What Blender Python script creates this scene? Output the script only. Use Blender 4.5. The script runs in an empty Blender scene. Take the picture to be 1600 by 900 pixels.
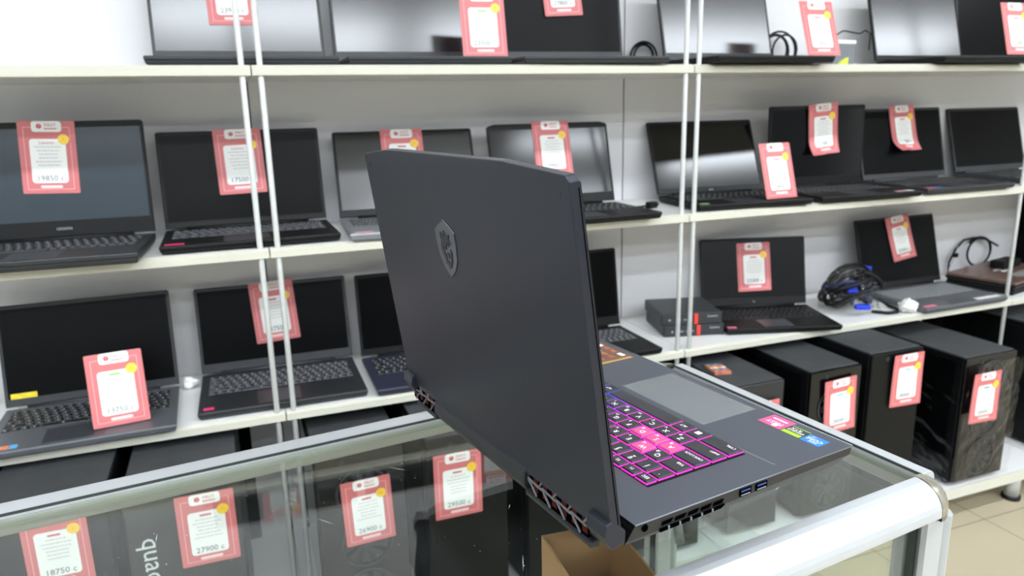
import bpy, bmesh, math, random
from mathutils import Vector, Matrix

random.seed(7)
sc = bpy.context.scene
C = sc.collection
R = math.radians
PI = math.pi

# ------------------------------------------------------------------ camera, world, exposure
cam_d = bpy.data.cameras.new('camera')
cam_d.sensor_width = 36.0
cam_d.lens = 1156.96 / 1600 * 36.0
cam_d.clip_start = 0.01
cam_d.dof.use_dof = True
cam_d.dof.focus_distance = 0.62
cam_d.dof.aperture_fstop = 10.0
cam = bpy.data.objects.new('camera', cam_d)
C.objects.link(cam)
cr = Vector((0.934444, -0.355386, -0.022703)); cu = Vector((0.104246, 0.212029, 0.971688)); cf = Vector((0.34051, 0.910354, -0.235176))
cam.matrix_world = Matrix(((cr.x, cu.x, -cf.x, 0), (cr.y, cu.y, -cf.y, 0), (cr.z, cu.z, -cf.z, 1.29), (0, 0, 0, 1)))
sc.camera = cam
w = bpy.data.worlds.new('world'); sc.world = w; w.use_nodes = True
w.node_tree.nodes['Background'].inputs[0].default_value = (.9, .95, 1, 1)
w.node_tree.nodes['Background'].inputs[1].default_value = 0.25
sc.view_settings.view_transform = 'Standard'
sc.view_settings.look = 'None'
sc.view_settings.exposure = 0.0
sc.view_settings.gamma = 1.0
sc.view_settings.use_curve_mapping = False
sc.cycles.use_denoising = True
sc.cycles.max_bounces = 10
sc.cycles.transparent_max_bounces = 24
sc.cycles.sample_clamp_indirect = 6.0
LAMP = 38.0            # radiance of the ceiling luminaires

# ------------------------------------------------------------------ materials
def s2l(c):
    return tuple(((v / 255) / 12.92 if v / 255 <= .04045 else ((v / 255 + .055) / 1.055) ** 2.4) for v in c)

MC = {}
def mat(name, col, rough=.5, metal=0., spec=.5, emis=None, es=0., var=.06, scale=60, bump=0., rvar=0., coat=0.):
    if name in MC: return MC[name]
    m = bpy.data.materials.new(name); m.use_nodes = True
    nt = m.node_tree; b = nt.nodes['Principled BSDF']
    c = s2l(col)
    b.inputs['Roughness'].default_value = rough
    b.inputs['Metallic'].default_value = metal
    b.inputs['Specular IOR Level'].default_value = spec
    b.inputs['Coat Weight'].default_value = coat
    tc = nt.nodes.new('ShaderNodeTexCoord')
    n = nt.nodes.new('ShaderNodeTexNoise'); n.inputs['Scale'].default_value = scale; n.inputs['Detail'].default_value = 4
    nt.links.new(tc.outputs['Object'], n.inputs['Vector'])
    r = nt.nodes.new('ShaderNodeValToRGB')
    r.color_ramp.elements[0].color = (*[v * (1 - var) for v in c], 1)
    r.color_ramp.elements[1].color = (*[min(1, v * (1 + var)) for v in c], 1)
    nt.links.new(n.outputs['Fac'], r.inputs['Fac']); nt.links.new(r.outputs['Color'], b.inputs['Base Color'])
    if rvar:
        mr = nt.nodes.new('ShaderNodeMapRange'); mr.inputs['To Min'].default_value = max(.02, rough - rvar); mr.inputs['To Max'].default_value = rough + rvar
        nt.links.new(n.outputs['Fac'], mr.inputs['Value']); nt.links.new(mr.outputs['Result'], b.inputs['Roughness'])
    if bump:
        bp = nt.nodes.new('ShaderNodeBump'); bp.inputs['Strength'].default_value = bump; bp.inputs['Distance'].default_value = .002
        nt.links.new(n.outputs['Fac'], bp.inputs['Height']); nt.links.new(bp.outputs['Normal'], b.inputs['Normal'])
    if emis:
        b.inputs['Emission Color'].default_value = (*s2l(emis), 1); b.inputs['Emission Strength'].default_value = es
    MC[name] = m
    return m

def glass_mat(name, tint=(.93, .97, .95), ior=1.5, rough=0.0, haze=0.0):
    if name in MC: return MC[name]
    m = bpy.data.materials.new(name); m.use_nodes = True; nt = m.node_tree
    for n in list(nt.nodes): nt.nodes.remove(n)
    o = nt.nodes.new('ShaderNodeOutputMaterial'); t = nt.nodes.new('ShaderNodeBsdfTransparent'); g = nt.nodes.new('ShaderNodeBsdfGlossy')
    f = nt.nodes.new('ShaderNodeFresnel'); x = nt.nodes.new('ShaderNodeMixShader')
    t.inputs[0].default_value = (*tint, 1); g.inputs['Roughness'].default_value = rough; f.inputs['IOR'].default_value = ior
    ge = nt.nodes.new('ShaderNodeNewGeometry'); mi = nt.nodes.new('ShaderNodeMapRange')   # thin pane: same Fresnel from both faces
    mi.inputs['To Min'].default_value = ior; mi.inputs['To Max'].default_value = 1 / ior
    nt.links.new(ge.outputs['Backfacing'], mi.inputs['Value']); nt.links.new(mi.outputs[0], f.inputs['IOR'])
    nt.links.new(f.outputs[0], x.inputs[0]); nt.links.new(t.outputs[0], x.inputs[1]); nt.links.new(g.outputs[0], x.inputs[2])
    out = x
    if haze:
        d = nt.nodes.new('ShaderNodeBsdfDiffuse'); d.inputs[0].default_value = (.8, .85, .85, 1)
        tc = nt.nodes.new('ShaderNodeTexCoord'); n = nt.nodes.new('ShaderNodeTexNoise'); n.inputs['Scale'].default_value = 9; n.inputs['Detail'].default_value = 8
        mr = nt.nodes.new('ShaderNodeMapRange'); mr.inputs['From Min'].default_value = .4; mr.inputs['From Max'].default_value = .75; mr.inputs['To Max'].default_value = haze
        x2 = nt.nodes.new('ShaderNodeMixShader')
        nt.links.new(tc.outputs['Object'], n.inputs['Vector']); nt.links.new(n.outputs['Fac'], mr.inputs['Value']); nt.links.new(mr.outputs[0], x2.inputs[0])
        nt.links.new(x.outputs[0], x2.inputs[1]); nt.links.new(d.outputs[0], x2.inputs[2]); out = x2
    nt.links.new(out.outputs[0], o.inputs[0]); MC[name] = m
    return m

def keyglow_mat():
    # keyboard backlight: colour zones run along the keyboard (object x): magenta on the left, blue to the right
    m = bpy.data.materials.new('keyboard_backlight'); m.use_nodes = True; nt = m.node_tree; b = nt.nodes['Principled BSDF']
    tc = nt.nodes.new('ShaderNodeTexCoord'); sp = nt.nodes.new('ShaderNodeSeparateXYZ'); mr = nt.nodes.new('ShaderNodeMapRange'); r = nt.nodes.new('ShaderNodeValToRGB')
    mr.inputs['From Min'].default_value = .14; mr.inputs['From Max'].default_value = .20
    e = r.color_ramp.elements
    e[0].position = 0; e[0].color = (*s2l((255, 50, 215)), 1); e[1].position = 1; e[1].color = (*s2l((50, 90, 255)), 1)
    k = r.color_ramp.elements.new(.45); k.color = (*s2l((190, 60, 250)), 1)
    nt.links.new(tc.outputs['Object'], sp.inputs[0]); nt.links.new(sp.outputs['X'], mr.inputs['Value']); nt.links.new(mr.outputs[0], r.inputs[0])
    nt.links.new(r.outputs[0], b.inputs['Emission Color']); b.inputs['Emission Strength'].default_value = 1.25
    b.inputs['Base Color'].default_value = (.02, .02, .02, 1)
    return m

M_WALL = mat('white_laminate_back', (218, 217, 218), .6, var=.02, scale=3)
M_SHELF = mat('white_laminate_shelf', (226, 226, 224), .35, var=.015, scale=8)
M_EDGE = mat('cream_shelf_edge', (200, 198, 184), .4, var=.03, scale=15)
M_ROD = mat('white_painted_rod', (198, 200, 198), .35, var=.02)
M_BLACKBOARD = mat('black_board', (5, 5, 6), .8, var=.2, spec=.1)
M_ALU = mat('matt_aluminium', (176, 179, 181), .42, metal=.3, var=.03, scale=40, rvar=.04)
M_ALUG = mat('grey_aluminium', (160, 164, 158), .4, metal=.6, var=.05, scale=30)
M_RUB = mat('dark_gasket', (40, 46, 44), .6)
M_CONN = mat('worn_metal_corner', (176, 170, 155), .3, metal=.8, var=.25, scale=35, bump=.5, rvar=.12)
M_GLASS = glass_mat('counter_glass', tint=(.93, .955, .94), ior=1.45, haze=.006)
M_BLK = mat('black_plastic', (11, 12, 13), .5, var=.15, spec=.28)
M_BLKG = mat('gloss_black_plastic', (10, 10, 12), .12, var=.1)
M_SCR = mat('matt_screen', (6, 7, 8), .13, spec=.5, var=.1)
M_SCRD = mat('dull_black_screen', (3, 3, 4), .3, spec=.10, var=.1)
M_SCRB = mat('bluish_grey_screen', (56, 64, 70), .22, spec=.4, var=.1, scale=5)  # soft bluish reflection on the screen put into its base colour
M_SCRM = mat('antiglare_screen', (14, 15, 17), .2, spec=1.0, var=.1)
M_SCRG = mat('glossy_screen', (8, 8, 10), .06, spec=.55, var=.1)
M_DG = mat('dark_grey_plastic', (36, 38, 41), .45, var=.08)
M_MG = mat('mid_grey_aluminium', (96, 99, 104), .4, metal=.3, var=.06)
M_SIL = mat('silver_aluminium', (142, 146, 150), .38, metal=.4, var=.05)
M_KEY = mat('keycap_dark', (18, 19, 21), .5, var=.1)
M_KEYG = mat('keycap_grey', (62, 64, 67), .5, var=.1)
M_LEG = mat('key_print', (170, 172, 175), .6)
M_RED = mat('tag_red', (200, 110, 111), .45, var=.04, scale=25)
M_PINK = mat('tag_light_pink', (240, 172, 172), .45, var=.03)
M_WHT = mat('tag_white', (232, 234, 230), .45, var=.02)
M_LRED = mat('tag_logo_red', (205, 70, 88), .5)
M_TXT = mat('tag_text_grey', (150, 150, 150), .6)
M_PRC = mat('tag_price_grey', (84, 92, 94), .6)
M_YEL = mat('badge_yellow', (238, 196, 62), .4, var=.08, scale=120)
M_TLINE = mat('tag_line_grey', (196, 190, 190), .6)

# ------------------------------------------------------------------ mesh helpers
class MB:
    def __init__(s): s.v = []; s.f = []; s.m = []
    def add(s, vs, fs, mi=0):
        o = len(s.v); s.v += [tuple(v) for v in vs]; s.f += [tuple(i + o for i in f) for f in fs]; s.m += [mi] * len(fs); return s
    def box(s, a, b, mi=0, M=None):
        x0, y0, z0 = a; x1, y1, z1 = b
        vs = [Vector(p) for p in ((x0, y0, z0), (x1, y0, z0), (x1, y1, z0), (x0, y1, z0), (x0, y0, z1), (x1, y0, z1), (x1, y1, z1), (x0, y1, z1))]
        if M: vs = [M @ v for v in vs]
        return s.add(vs, [(3, 2, 1, 0), (4, 5, 6, 7), (0, 1, 5, 4), (1, 2, 6, 5), (2, 3, 7, 6), (3, 0, 4, 7)], mi)
    def frust(s, a, b, c, d, z0, z1, mi=0):
        # rectangle a-b (x0,y0,x1,y1) at z0 to c at z1
        x0, y0, x1, y1 = a; u0, v0, u1, v1 = b
        vs = [(x0, y0, z0), (x1, y0, z0), (x1, y1, z0), (x0, y1, z0), (u0, v0, z1), (u1, v0, z1), (u1, v1, z1), (u0, v1, z1)]
        return s.add(vs, [(3, 2, 1, 0), (4, 5, 6, 7), (0, 1, 5, 4), (1, 2, 6, 5), (2, 3, 7, 6), (3, 0, 4, 7)], mi)
    def prism(s, poly, axis, a, b, mi=0):
        n = len(poly)
        def P(p, t):
            if axis == 'x': return (t, p[0], p[1])
            if axis == 'y': return (p[0], t, p[1])
            return (p[0], p[1], t)
        vs = [P(p, a) for p in poly] + [P(p, b) for p in poly]
        fs = [tuple(range(n)), tuple(range(2 * n - 1, n - 1, -1))] + [(i, i + n, (i + 1) % n + n, (i + 1) % n) for i in range(n)]
        return s.add(vs, fs, mi)
    def cyl(s, p, q, r, n=14, mi=0, r2=None):
        p = Vector(p); q = Vector(q); d = (q - p).normalized(); r2 = r if r2 is None else r2
        a = d.orthogonal().normalized(); b = d.cross(a)
        vs = [p + (a * math.cos(2 * PI * i / n) + b * math.sin(2 * PI * i / n)) * r for i in range(n)] + [q + (a * math.cos(2 * PI * i / n) + b * math.sin(2 * PI * i / n)) * r2 for i in range(n)]
        return s.add(vs, [tuple(range(n - 1, -1, -1)), tuple(range(n, 2 * n))] + [(i, (i + 1) % n, (i + 1) % n + n, i + n) for i in range(n)], mi)
    def tube(s, pts, r, n=8, mi=0):
        pts = [Vector(p) for p in pts]; rings = []; a = None
        for i, p in enumerate(pts):
            d = (pts[min(i + 1, len(pts) - 1)] - pts[max(i - 1, 0)]).normalized()
            a = d.orthogonal().normalized() if a is None else (a - d * a.dot(d)).normalized()
            b = d.cross(a); rings.append([p + (a * math.cos(2 * PI * k / n) + b * math.sin(2 * PI * k / n)) * r for k in range(n)])
        vs = [v for g in rings for v in g]; fs = []
        for i in range(len(pts) - 1):
            for k in range(n): fs.append((i * n + k, i * n + (k + 1) % n, (i + 1) * n + (k + 1) % n, (i + 1) * n + k))
        fs += [tuple(range(n - 1, -1, -1)), tuple(range((len(pts) - 1) * n, len(pts) * n))]
        return s.add(vs, fs, mi)
    def poly(s, pts, mi=0): return s.add(pts, [tuple(range(len(pts)))], mi)
    def mesh(s, name, mats):
        me = bpy.data.meshes.new(name); me.from_pydata(s.v, [], s.f)
        for m in (mats if isinstance(mats, (list, tuple)) else [mats]): me.materials.append(m)
        for p, i in zip(me.polygons, s.m): p.material_index = i
        bm = bmesh.new(); bm.from_mesh(me); bmesh.ops.recalc_face_normals(bm, faces=bm.faces); bm.to_mesh(me); bm.free()
        me.update(); return me
    def build(s, name, mats, parent=None, bevel=0, seg=2, smooth=False):
        o = bpy.data.objects.new(name, s.mesh(name, mats)); C.objects.link(o); o.parent = parent
        if bevel:
            b = o.modifiers.new('bevel', 'BEVEL'); b.width = bevel; b.segments = seg; b.limit_method = 'ANGLE'; b.angle_limit = R(30)
        if smooth:
            for p in o.data.polygons: p.use_smooth = True
        return o

def tag(o, label, cat, group=None):
    o['label'] = label; o['category'] = cat
    if group: o['group'] = group
    return o
def thing(name, label, cat, loc=(0, 0, 0), rz=0, group=None):
    o = bpy.data.objects.new(name, None); C.objects.link(o); o.empty_display_size = .05
    o.location = loc; o.rotation_euler = (0, 0, rz); return tag(o, label, cat, group)
def struct(o): o['kind'] = 'structure'; return o

TM = {}
def text_mesh(s, size, ext=0.0):
    k = (s, size, ext)
    if k not in TM:
        cd = bpy.data.curves.new('text', 'FONT'); cd.body = s; cd.size = size; cd.align_x = 'CENTER'; cd.align_y = 'CENTER'; cd.resolution_u = 2; cd.extrude = ext
        o = bpy.data.objects.new('text', cd); C.objects.link(o)
        TM[k] = bpy.data.meshes.new_from_object(o); bpy.data.objects.remove(o); bpy.data.curves.remove(cd)
    return TM[k]
def text(s, size, m, parent, loc, rot=(0, 0, 0), name='lettering', bold=0):
    me = text_mesh(s, size).copy(); me.materials.clear(); me.materials.append(m)
    o = bpy.data.objects.new(name, me); C.objects.link(o); o.parent = parent; o.location = loc; o.rotation_euler = rot
    return o

def strips(x0, x1, y0, y1, r, z, bend=lambda x, y: 0.0, ny=12, mi=0, mb=None, thick=0):
    # rounded rectangle made of rows, so that it can be bent
    mb = mb or MB(); ys = []
    for i in range(5): ys.append(y0 + r * (1 - math.cos(PI / 2 * i / 4)) if r else y0)
    if not r: ys = [y0]
    mid = [y0 + r + (y1 - y0 - 2 * r) * i / ny for i in range(1, ny)]
    top = [y1 - r * (1 - math.cos(PI / 2 * i / 4)) for i in range(4, -1, -1)] if r else [y1]
    ys = ys + mid + top; vs = []; fs = []; nx = 8
    for y in ys:
        d = max(0, (y0 + r) - y, y - (y1 - r)); ins = r - math.sqrt(max(0, r * r - d * d)) if r else 0
        for i in range(nx + 1):
            x = x0 + ins + (x1 - x0 - 2 * ins) * i / nx
            vs.append((x, y, z + bend(x, y)))
    for j in range(len(ys) - 1):
        for i in range(nx): fs.append((j * (nx + 1) + i, j * (nx + 1) + i + 1, (j + 1) * (nx + 1) + i + 1, (j + 1) * (nx + 1) + i))
    mb.add(vs, fs, mi); return mb

# ------------------------------------------------------------------ room
def plane_grid(name, m, a, b): o = MB().box(a, b).build(name, m); return struct(o)
def floor_mat():
    m = bpy.data.materials.new('beige_floor_tiles'); m.use_nodes = True; nt = m.node_tree; b = nt.nodes['Principled BSDF']
    tc = nt.nodes.new('ShaderNodeTexCoord'); mp = nt.nodes.new('ShaderNodeMapping'); br = nt.nodes.new('ShaderNodeTexBrick')
    mp.inputs['Location'].default_value = (-2.11 + .45 * 10, -1.44 + .45 * 20, 0)
    br.offset = 0; br.inputs['Scale'].default_value = 1; br.inputs['Brick Width'].default_value = .45; br.inputs['Row Height'].default_value = .45
    br.inputs['Mortar Size'].default_value = .0022; br.inputs['Mortar Smooth'].default_value = .3
    br.inputs['Mortar'].default_value = (*s2l((118, 106, 88)), 1)
    n = nt.nodes.new('ShaderNodeTexNoise'); n.inputs['Scale'].default_value = 3; n.inputs['Detail'].default_value = 6
    r = nt.nodes.new('ShaderNodeValToRGB'); r.color_ramp.elements[0].color = (*s2l((172, 161, 136)), 1); r.color_ramp.elements[1].color = (*s2l((186, 175, 149)), 1)
    nt.links.new(tc.outputs['Object'], mp.inputs[0]); nt.links.new(mp.outputs[0], br.inputs['Vector']); nt.links.new(tc.outputs['Object'], n.inputs['Vector']); nt.links.new(n.outputs['Fac'], r.inputs[0])
    nt.links.new(r.outputs[0], br.inputs['Color1']); nt.links.new(r.outputs[0], br.inputs['Color2']); nt.links.new(br.outputs['Color'], b.inputs['Base Color'])
    b.inputs['Roughness'].default_value = .32
    return m
X0, X1, Y0, Y1, ZC = -4.0, 6.5, -4.0, 2.06, 2.88
plane_grid('floor', floor_mat(), (X0, Y0, -.1), (X1, Y1, 0))
M_ROOM = mat('white_painted_wall', (214, 216, 216), .8, var=.02, scale=2)
plane_grid('ceiling', mat('white_ceiling', (214, 216, 218), .85, var=.02, scale=2), (X0, Y0, ZC), (X1, Y1, ZC + .1))
plane_grid('wall_back', M_ROOM, (X0, Y1, -.1), (X1, Y1 + .1, ZC + .1))
plane_grid('wall_front', mat('dark_shop_front', (112, 112, 114), .8, var=.1, scale=2), (X0, Y0 - .1, -.1), (X1, Y0, ZC + .1))
plane_grid('wall_left', M_ROOM, (X0 - .1, Y0, -.1), (X0, Y1, ZC + .1))
plane_grid('wall_right', M_ROOM, (X1, Y0, -.1), (X1 + .1, Y1, ZC + .1))

# ceiling luminaires: rows of long diffusers; the rearmost row is added fill light
M_DIFF = mat('lamp_diffuser', (245, 245, 245), .5, emis=(238, 246, 255), es=LAMP)
proto = None
rows = [(-.10, 'above the counter', (-2.6, -1.2, .2, 1.6, 3.0, 4.4)), (-1.35, 'in the second row', (-2.6, -.6, 1.1, 2.8, 4.4)), (-2.5, 'in the third row', (-2.6, -1.2, .2, 1.6, 3.0, 4.4)), (-3.6, 'added as fill in the rearmost row', (-2.6, -1.2, .2, 1.6, 3.0, 4.4))]
for yy, wh, xs in rows:
    for i, xx in enumerate(xs):
        t = thing('ceiling_light', 'long white ceiling lamp %s, %s from the left' % (wh, ('first', 'second', 'third', 'fourth', 'fifth', 'sixth')[i]), 'ceiling lamp', (xx, yy, ZC), 0, 'ceiling lamps in long rows')
        MB().box((-.62, -.11, -.05), (.62, .11, -.002)).build('housing', M_ROD, t, bevel=.004)
        MB().box((-.60, -.095, -.056), (.60, .095, -.0505)).build('diffuser', M_DIFF, t)

# ------------------------------------------------------------------ shelving along the wall
SF, SB = 1.65, 2.005             # front edge and back of the shelves
ZT = {1: 1.388, 2: 1.010, 3: .634, 0: .138}
bays = [(-.985, .063, 'left bay of white wall shelving holding four laptops', [.045]),
        (.063, 1.119, 'middle bay of white wall shelving behind the open laptop', [.081, 1.100]),
        (1.119, 2.398, 'right bay of white wall shelving with three tall black computer towers at its foot', [1.138, 2.380]),
        (2.398, 3.60, 'white wall shelving bay cut off by the right edge of the photo', [])]
for bi, (a, b, lab, rods) in enumerate(bays):
    t = thing('shelving_unit', lab, 'shelving', ((a + b) / 2, SF, 0), 0, None); ox = (a + b) / 2
    for k in (1, 2, 3):
        z = ZT[k]
        sh = MB().box((a - ox + .001, .004, z - .019), (b - ox - .001, SB - SF, z)).build('shelf', M_SHELF, t)
        MB().prism([(.004, z - .022), (-.003, z - .020), (-.004, z - .004), (.004, z + .0005)], 'x', a - ox + .0015, b - ox - .0015).build('edge_strip', M_EDGE, sh)
    sh = MB().box((a - ox + .001, -.205, ZT[0] - .018), (b - ox - .001, SB - SF, ZT[0])).build('shelf', M_SHELF, t)
    MB().box((a - ox + .0015, -.21, ZT[0] - .034), (b - ox - .0015, -.2055, ZT[0] + .0005)).build('edge_strip', M_EDGE, sh)
    pa, pb = {2: (a, 2.90), 3: (2.90, b)}.get(bi, (a, b))
    MB().box((pa - ox + .002, SB - SF + .001, .10), (pb - ox - .0025, SB - SF + .016, 2.1)).build('back_panel', M_WALL, t)
    MB().box((b - ox - .006, SB - SF + .0165, .10), (b - ox + .006, SB - SF + .019, 2.1)).build('joint_strip', M_BLACKBOARD, t)
    if bi > 0:
        MB().box((a - ox + .03, SB - SF - .012, ZT[0] + .001), (b - ox - .01, SB - SF, ZT[3] - .0195)).build('black_backing_board', M_BLACKBOARD, t)
    else:
        MB().box((a - ox + .01, SB - SF - .012, ZT[0] + .001), (-.02 - ox, SB - SF, ZT[3] - .0195)).build('black_backing_board', M_BLACKBOARD, t)
    for x in rods:
        MB().cyl((x - ox, .0065, ZT[0] - .01), (x - ox, .0065, 2.1), .0060, 16).build('rod', M_ROD, t, smooth=True)
    for x in (a + .09, b - .09):
        f = MB().cyl((x - ox, -.15, .012), (x - ox, -.15, ZT[0] - .018), .022, 18).build('leg', M_ROD, t, smooth=True)
        MB().cyl((x - ox, -.15, 0), (x - ox, -.15, .012), .028, 18).build('rubber_foot', M_BLK, f, smooth=True)
        MB().cyl((x - ox, .30, 0), (x - ox, .30, ZT[0] - .018), .022, 18).build('leg', M_ROD, t, smooth=True)

# ------------------------------------------------------------------ price tags
TW, TH = .109, .155
def price_tag(M, label, price, title=None, tcol=(200, 90, 110), bend=0, twist=0, group=None, curl=0):
    """M: matrix placing the tag's centre, x right, y up, z towards the viewer"""
    t = bpy.data.objects.new('price_tag', None); C.objects.link(t); t.empty_display_size = .03
    tag(t, label, 'price tag', group); 
    # the thing's origin sits at the tag's lower edge
    t.matrix_world = M @ Matrix.Translation((0, -TH / 2, 0))
    bf = lambda x, y: bend * ((y - TH / 2) / TH) ** 2 + twist * (x / TW) * ((TH - y) / TH) + curl * max(0, (.05 - y) / .05) ** 2 * (1 if x < 0 else .35)
    def Yy(y): return y + TH / 2
    mb = strips(-TW / 2, TW / 2, 0, TH, .003, 0, bf); card = mb.build('card', M_RED, t)
    sol = card.modifiers.new('solid', 'SOLIDIFY'); sol.thickness = .0006; sol.offset = -1
    E = .0005 if not (bend or curl or twist) else .0008
    fr = MB(); bx, by0, by1 = .0445, .0085, TH - .013
    for (x0, x1, y0, y1) in ((-bx, -bx + .0012, by0, by1), (bx - .0012, bx, by0, by1), (-bx, bx, by0, by0 + .0012), (-bx, -.027, by1 - .0012, by1), (.027, bx, by1 - .0012, by1)):
        strips(x0, x1, y0, y1, 0, E, bf, mb=fr, ny=10)
    fr.build('border_line', M_PINK, t)
    hd = strips(-.028, .029, TH - .0235, TH - .0005, .006, E * 1.5, bf, ny=4).build('header', M_WHT, t)
    lg = MB(); cx, cy = -.0135, TH - .0115; n = 14
    def zz(x, y): return E * 2.5 + bf(x, y)
    # round mark: a disc with a light slash
    for k in range(n):
        a0, a1 = 2 * PI * k / n, 2 * PI * (k + 1) / n
        lg.add([(cx + .0022 * math.cos(a0), cy + .0022 * math.sin(a0), zz(cx, cy)), (cx + .0052 * math.cos(a0), cy + .0052 * math.sin(a0), zz(cx, cy)), (cx + .0052 * math.cos(a1), cy + .0052 * math.sin(a1), zz(cx, cy)), (cx + .0022 * math.cos(a1), cy + .0022 * math.sin(a1), zz(cx, cy))], [(0, 1, 2, 3)])
    lg.box((cx - .0045, cy - .0012, zz(cx, cy)), (cx + .0035, cy + .0008, zz(cx, cy) + .0002))
    lg.box((-.004, TH - .0178, zz(0, cy)), (.020, TH - .0158, zz(0, cy) + .0001))
    lg.build('logo', M_LRED, hd)
    text('FIRST', .0095, M_LRED, hd, (.008, TH - .0095, zz(.008, TH - .0095)))
    pn = strips(-.0345, .0345, .0225, .1165, .007, E * 1.5, bf).build('info_panel', M_WHT, t)
    if title:
        text(title, .0095, mat('title_' + title, tcol, .6), pn, (-.002, .1085, bf(0, .108) + E * 2.6), name='title')
    else:
        k = 'tagtitle_%d_%d_%d' % tcol
        MB().box((-.012, .1065, bf(0, .108) + E * 2), (.009, .1105, bf(0, .108) + E * 2.6)).build('title', mat(k, tcol, .6), pn)
    tl = MB(); rr = random.Random(len(label))
    for i in range(6):
        y = .0985 - i * .0078; hw = rr.uniform(.016, .028); z = bf(0, y) + E * 2.4
        x = -hw
        while x < hw:
            l = rr.uniform(.003, .008); x2 = min(hw, x + l); tl.add([(x, y, z + bf(x, y) - bf(0, y)), (x2, y, z + bf(x2, y) - bf(0, y)), (x2, y + .0022, z + bf(x2, y) - bf(0, y)), (x, y + .0022, z + bf(x, y) - bf(0, y))], [(0, 1, 2, 3)]); x = x2 + .0012
    tl.build('text_lines', M_TLINE, pn)
    text(price + ' c', .0165, M_PRC, pn, (.0, .0325, bf(0, .0325) + E * 2.6), name='price')
    bd = MB(); cx, cy, n = .0315, .1155, 24; pts = []
    for k in range(n):
        a = 2 * PI * k / n; r_ = .0118 if k % 2 else .0106
        pts.append((cx + r_ * math.cos(a), cy + r_ * math.sin(a), bf(cx, cy) + E * 4))
    bd.poly(pts); b_ = bd.build('badge', M_YEL, t)
    text('%', .008, mat('badge_ink', (214, 150, 40), .5), b_, (cx, cy, bf(cx, cy) + E * 4.6), name='badge_print')
    strips(-.020, .022, .0115, .0175, .003, E * 2, bf, ny=2).build('footer_mark', mat('tag_footer', (242, 206, 204), .45), t)
    return t

# ------------------------------------------------------------------ laptops on the shelves
def laptop(label, x, y, yaw, W, D, H, al, z, th=.019, base=None, lid=None, keys=None, screen=None, chin=.022, side=.007, top=.009,
           clip=0, stickers=(), logo=None, kb=(.06, .80), tp=(.34, .60), name='laptop', numpad=True, lidmat=None, group='laptops on the wall shelves', legends=True, glossdeck=False):
    base = base or M_BLK; lid = lid or M_BLK; keys = keys or M_KEY; screen = screen or M_SCR
    t = thing(name, label, 'laptop', (x, y, z), R(yaw), group)
    b = MB(); b.frust((.004, .004, W - .004, D - .004), (0, 0, W, D), 0, 0, .002, th * .55); b.box((0, 0, th * .55), (W, D, th))
    b.build('base', base, t, bevel=.0025)
    # keyboard: five rows of keys
    k = MB(); kx0, kx1 = .018, W - .018; ky0, ky1 = D * .42, D * .90; nr = 6; rows_ = (ky1 - ky0) / nr
    nk = 18 if numpad else 15; kw = (kx1 - kx0) / nk
    for r_ in range(nr):
        c = 0; off = (0, .3, .05, .75, .4, .0)[r_]
        while c < nk:
            wdt = 1
            if r_ == 0 and c == 4: wdt = 5
            elif c == 0 and r_ in (1, 2, 3): wdt = 2 if r_ == 1 else 1
            wdt = min(wdt, nk - c)
            xa = kx0 + (c + (off if c else 0)) * kw + .0012; xb = min(kx1, kx0 + (c + wdt + off) * kw) - .0012; ya = ky0 + r_ * rows_ + .0012; yb = ky0 + (r_ + 1) * rows_ - .0012
            if xb - xa < .004: c += wdt; continue
            k.frust((xa, ya, xb, yb), (xa + .001, ya + .001, xb - .001, yb - .001), 0, 0, th, th + .0016)
            if legends:
                mx, my = (xa + xb) / 2 - .002, (ya + yb) / 2
                k.add([(mx - .0022, my - .003, th + .0018), (mx + .0022, my - .003, th + .0018), (mx + .0018, my + .003, th + .0018), (mx - .0018, my + .003, th + .0018)], [(0, 1, 2, 3)], 1)
            c += wdt
    k.build('keyboard', [keys, M_LEG], t)
    MB().box((W * tp[0], .012, th - .0005), (W * tp[1], D * .36, th + .0004)).build('touchpad', mat('touchpad_' + base.name, (60, 62, 66) if base != M_SIL and base != M_MG else (58, 60, 64), .3), t)
    a = R(al)
    L = bpy.data.objects.new('lid', None)
    LM = Matrix.Translation((0, D, th)) @ Matrix.Rotation(-a, 4, 'X') @ Matrix.Rotation(PI / 2, 4, 'X')   # x right, y up the lid, z towards the viewer
    # lid outline
    o = [(0, .004), (W, .004), (W, H - .004), (W - .004, H), (.004, H), (0, H - .004)]
    if clip: o = [(0, .004), (W, .004), (W, H - clip * .35), (W - clip * .25, H - clip * .2), (W - clip, H), (clip, H), (clip * .25, H - clip * .2), (0, H - clip * .35)]
    lm = MB(); lm.prism(o, 'z', -.0065, -.0002)
    L = lm.build('lid', lid, t, bevel=.001); L.matrix_local = LM
    s_ = MB().box((side, chin, -.0002), (W - side, H - top - clip * .35, .0006)).build('screen', screen, L)
    bz = MB()
    for (xa, ya, xb, yb) in ((.0015, .0045, side, H - .005 - clip * .36), (W - side, .0045, W - .0015, H - .005 - clip * .36), (side, .0045, W - side, chin), (side, H - top - clip * .35, W - side, H - .0025 - clip * .3)):
        bz.box((xa, ya, -.0002), (xb, yb, .0012))
    bz.build('bezel', lidmat or M_BLK, L)
    MB().cyl((W * .12, D - .002, th + .001), (W * .88, D - .002, th + .001), .0055, 12).build('hinge', lidmat or M_BLK, t, smooth=True)
    if logo:
        text(logo, .0085, mat('bezel_print', (170, 172, 175), .5), L, (W / 2, chin * .55, .0016), name='brand_lettering')
    for (sx, sy, sw, sd, col) in stickers:
        MB().box((sx, sy, th + .0001), (sx + sw, sy + sd, th + .0006)).build('sticker', mat('sticker_%d_%d_%d' % col, col, .4, var=.35, scale=220), t)
    Mw = Matrix.Translation((x, y, z)) @ Matrix.Rotation(R(yaw), 4, 'Z') @ LM
    return t, Mw

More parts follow.
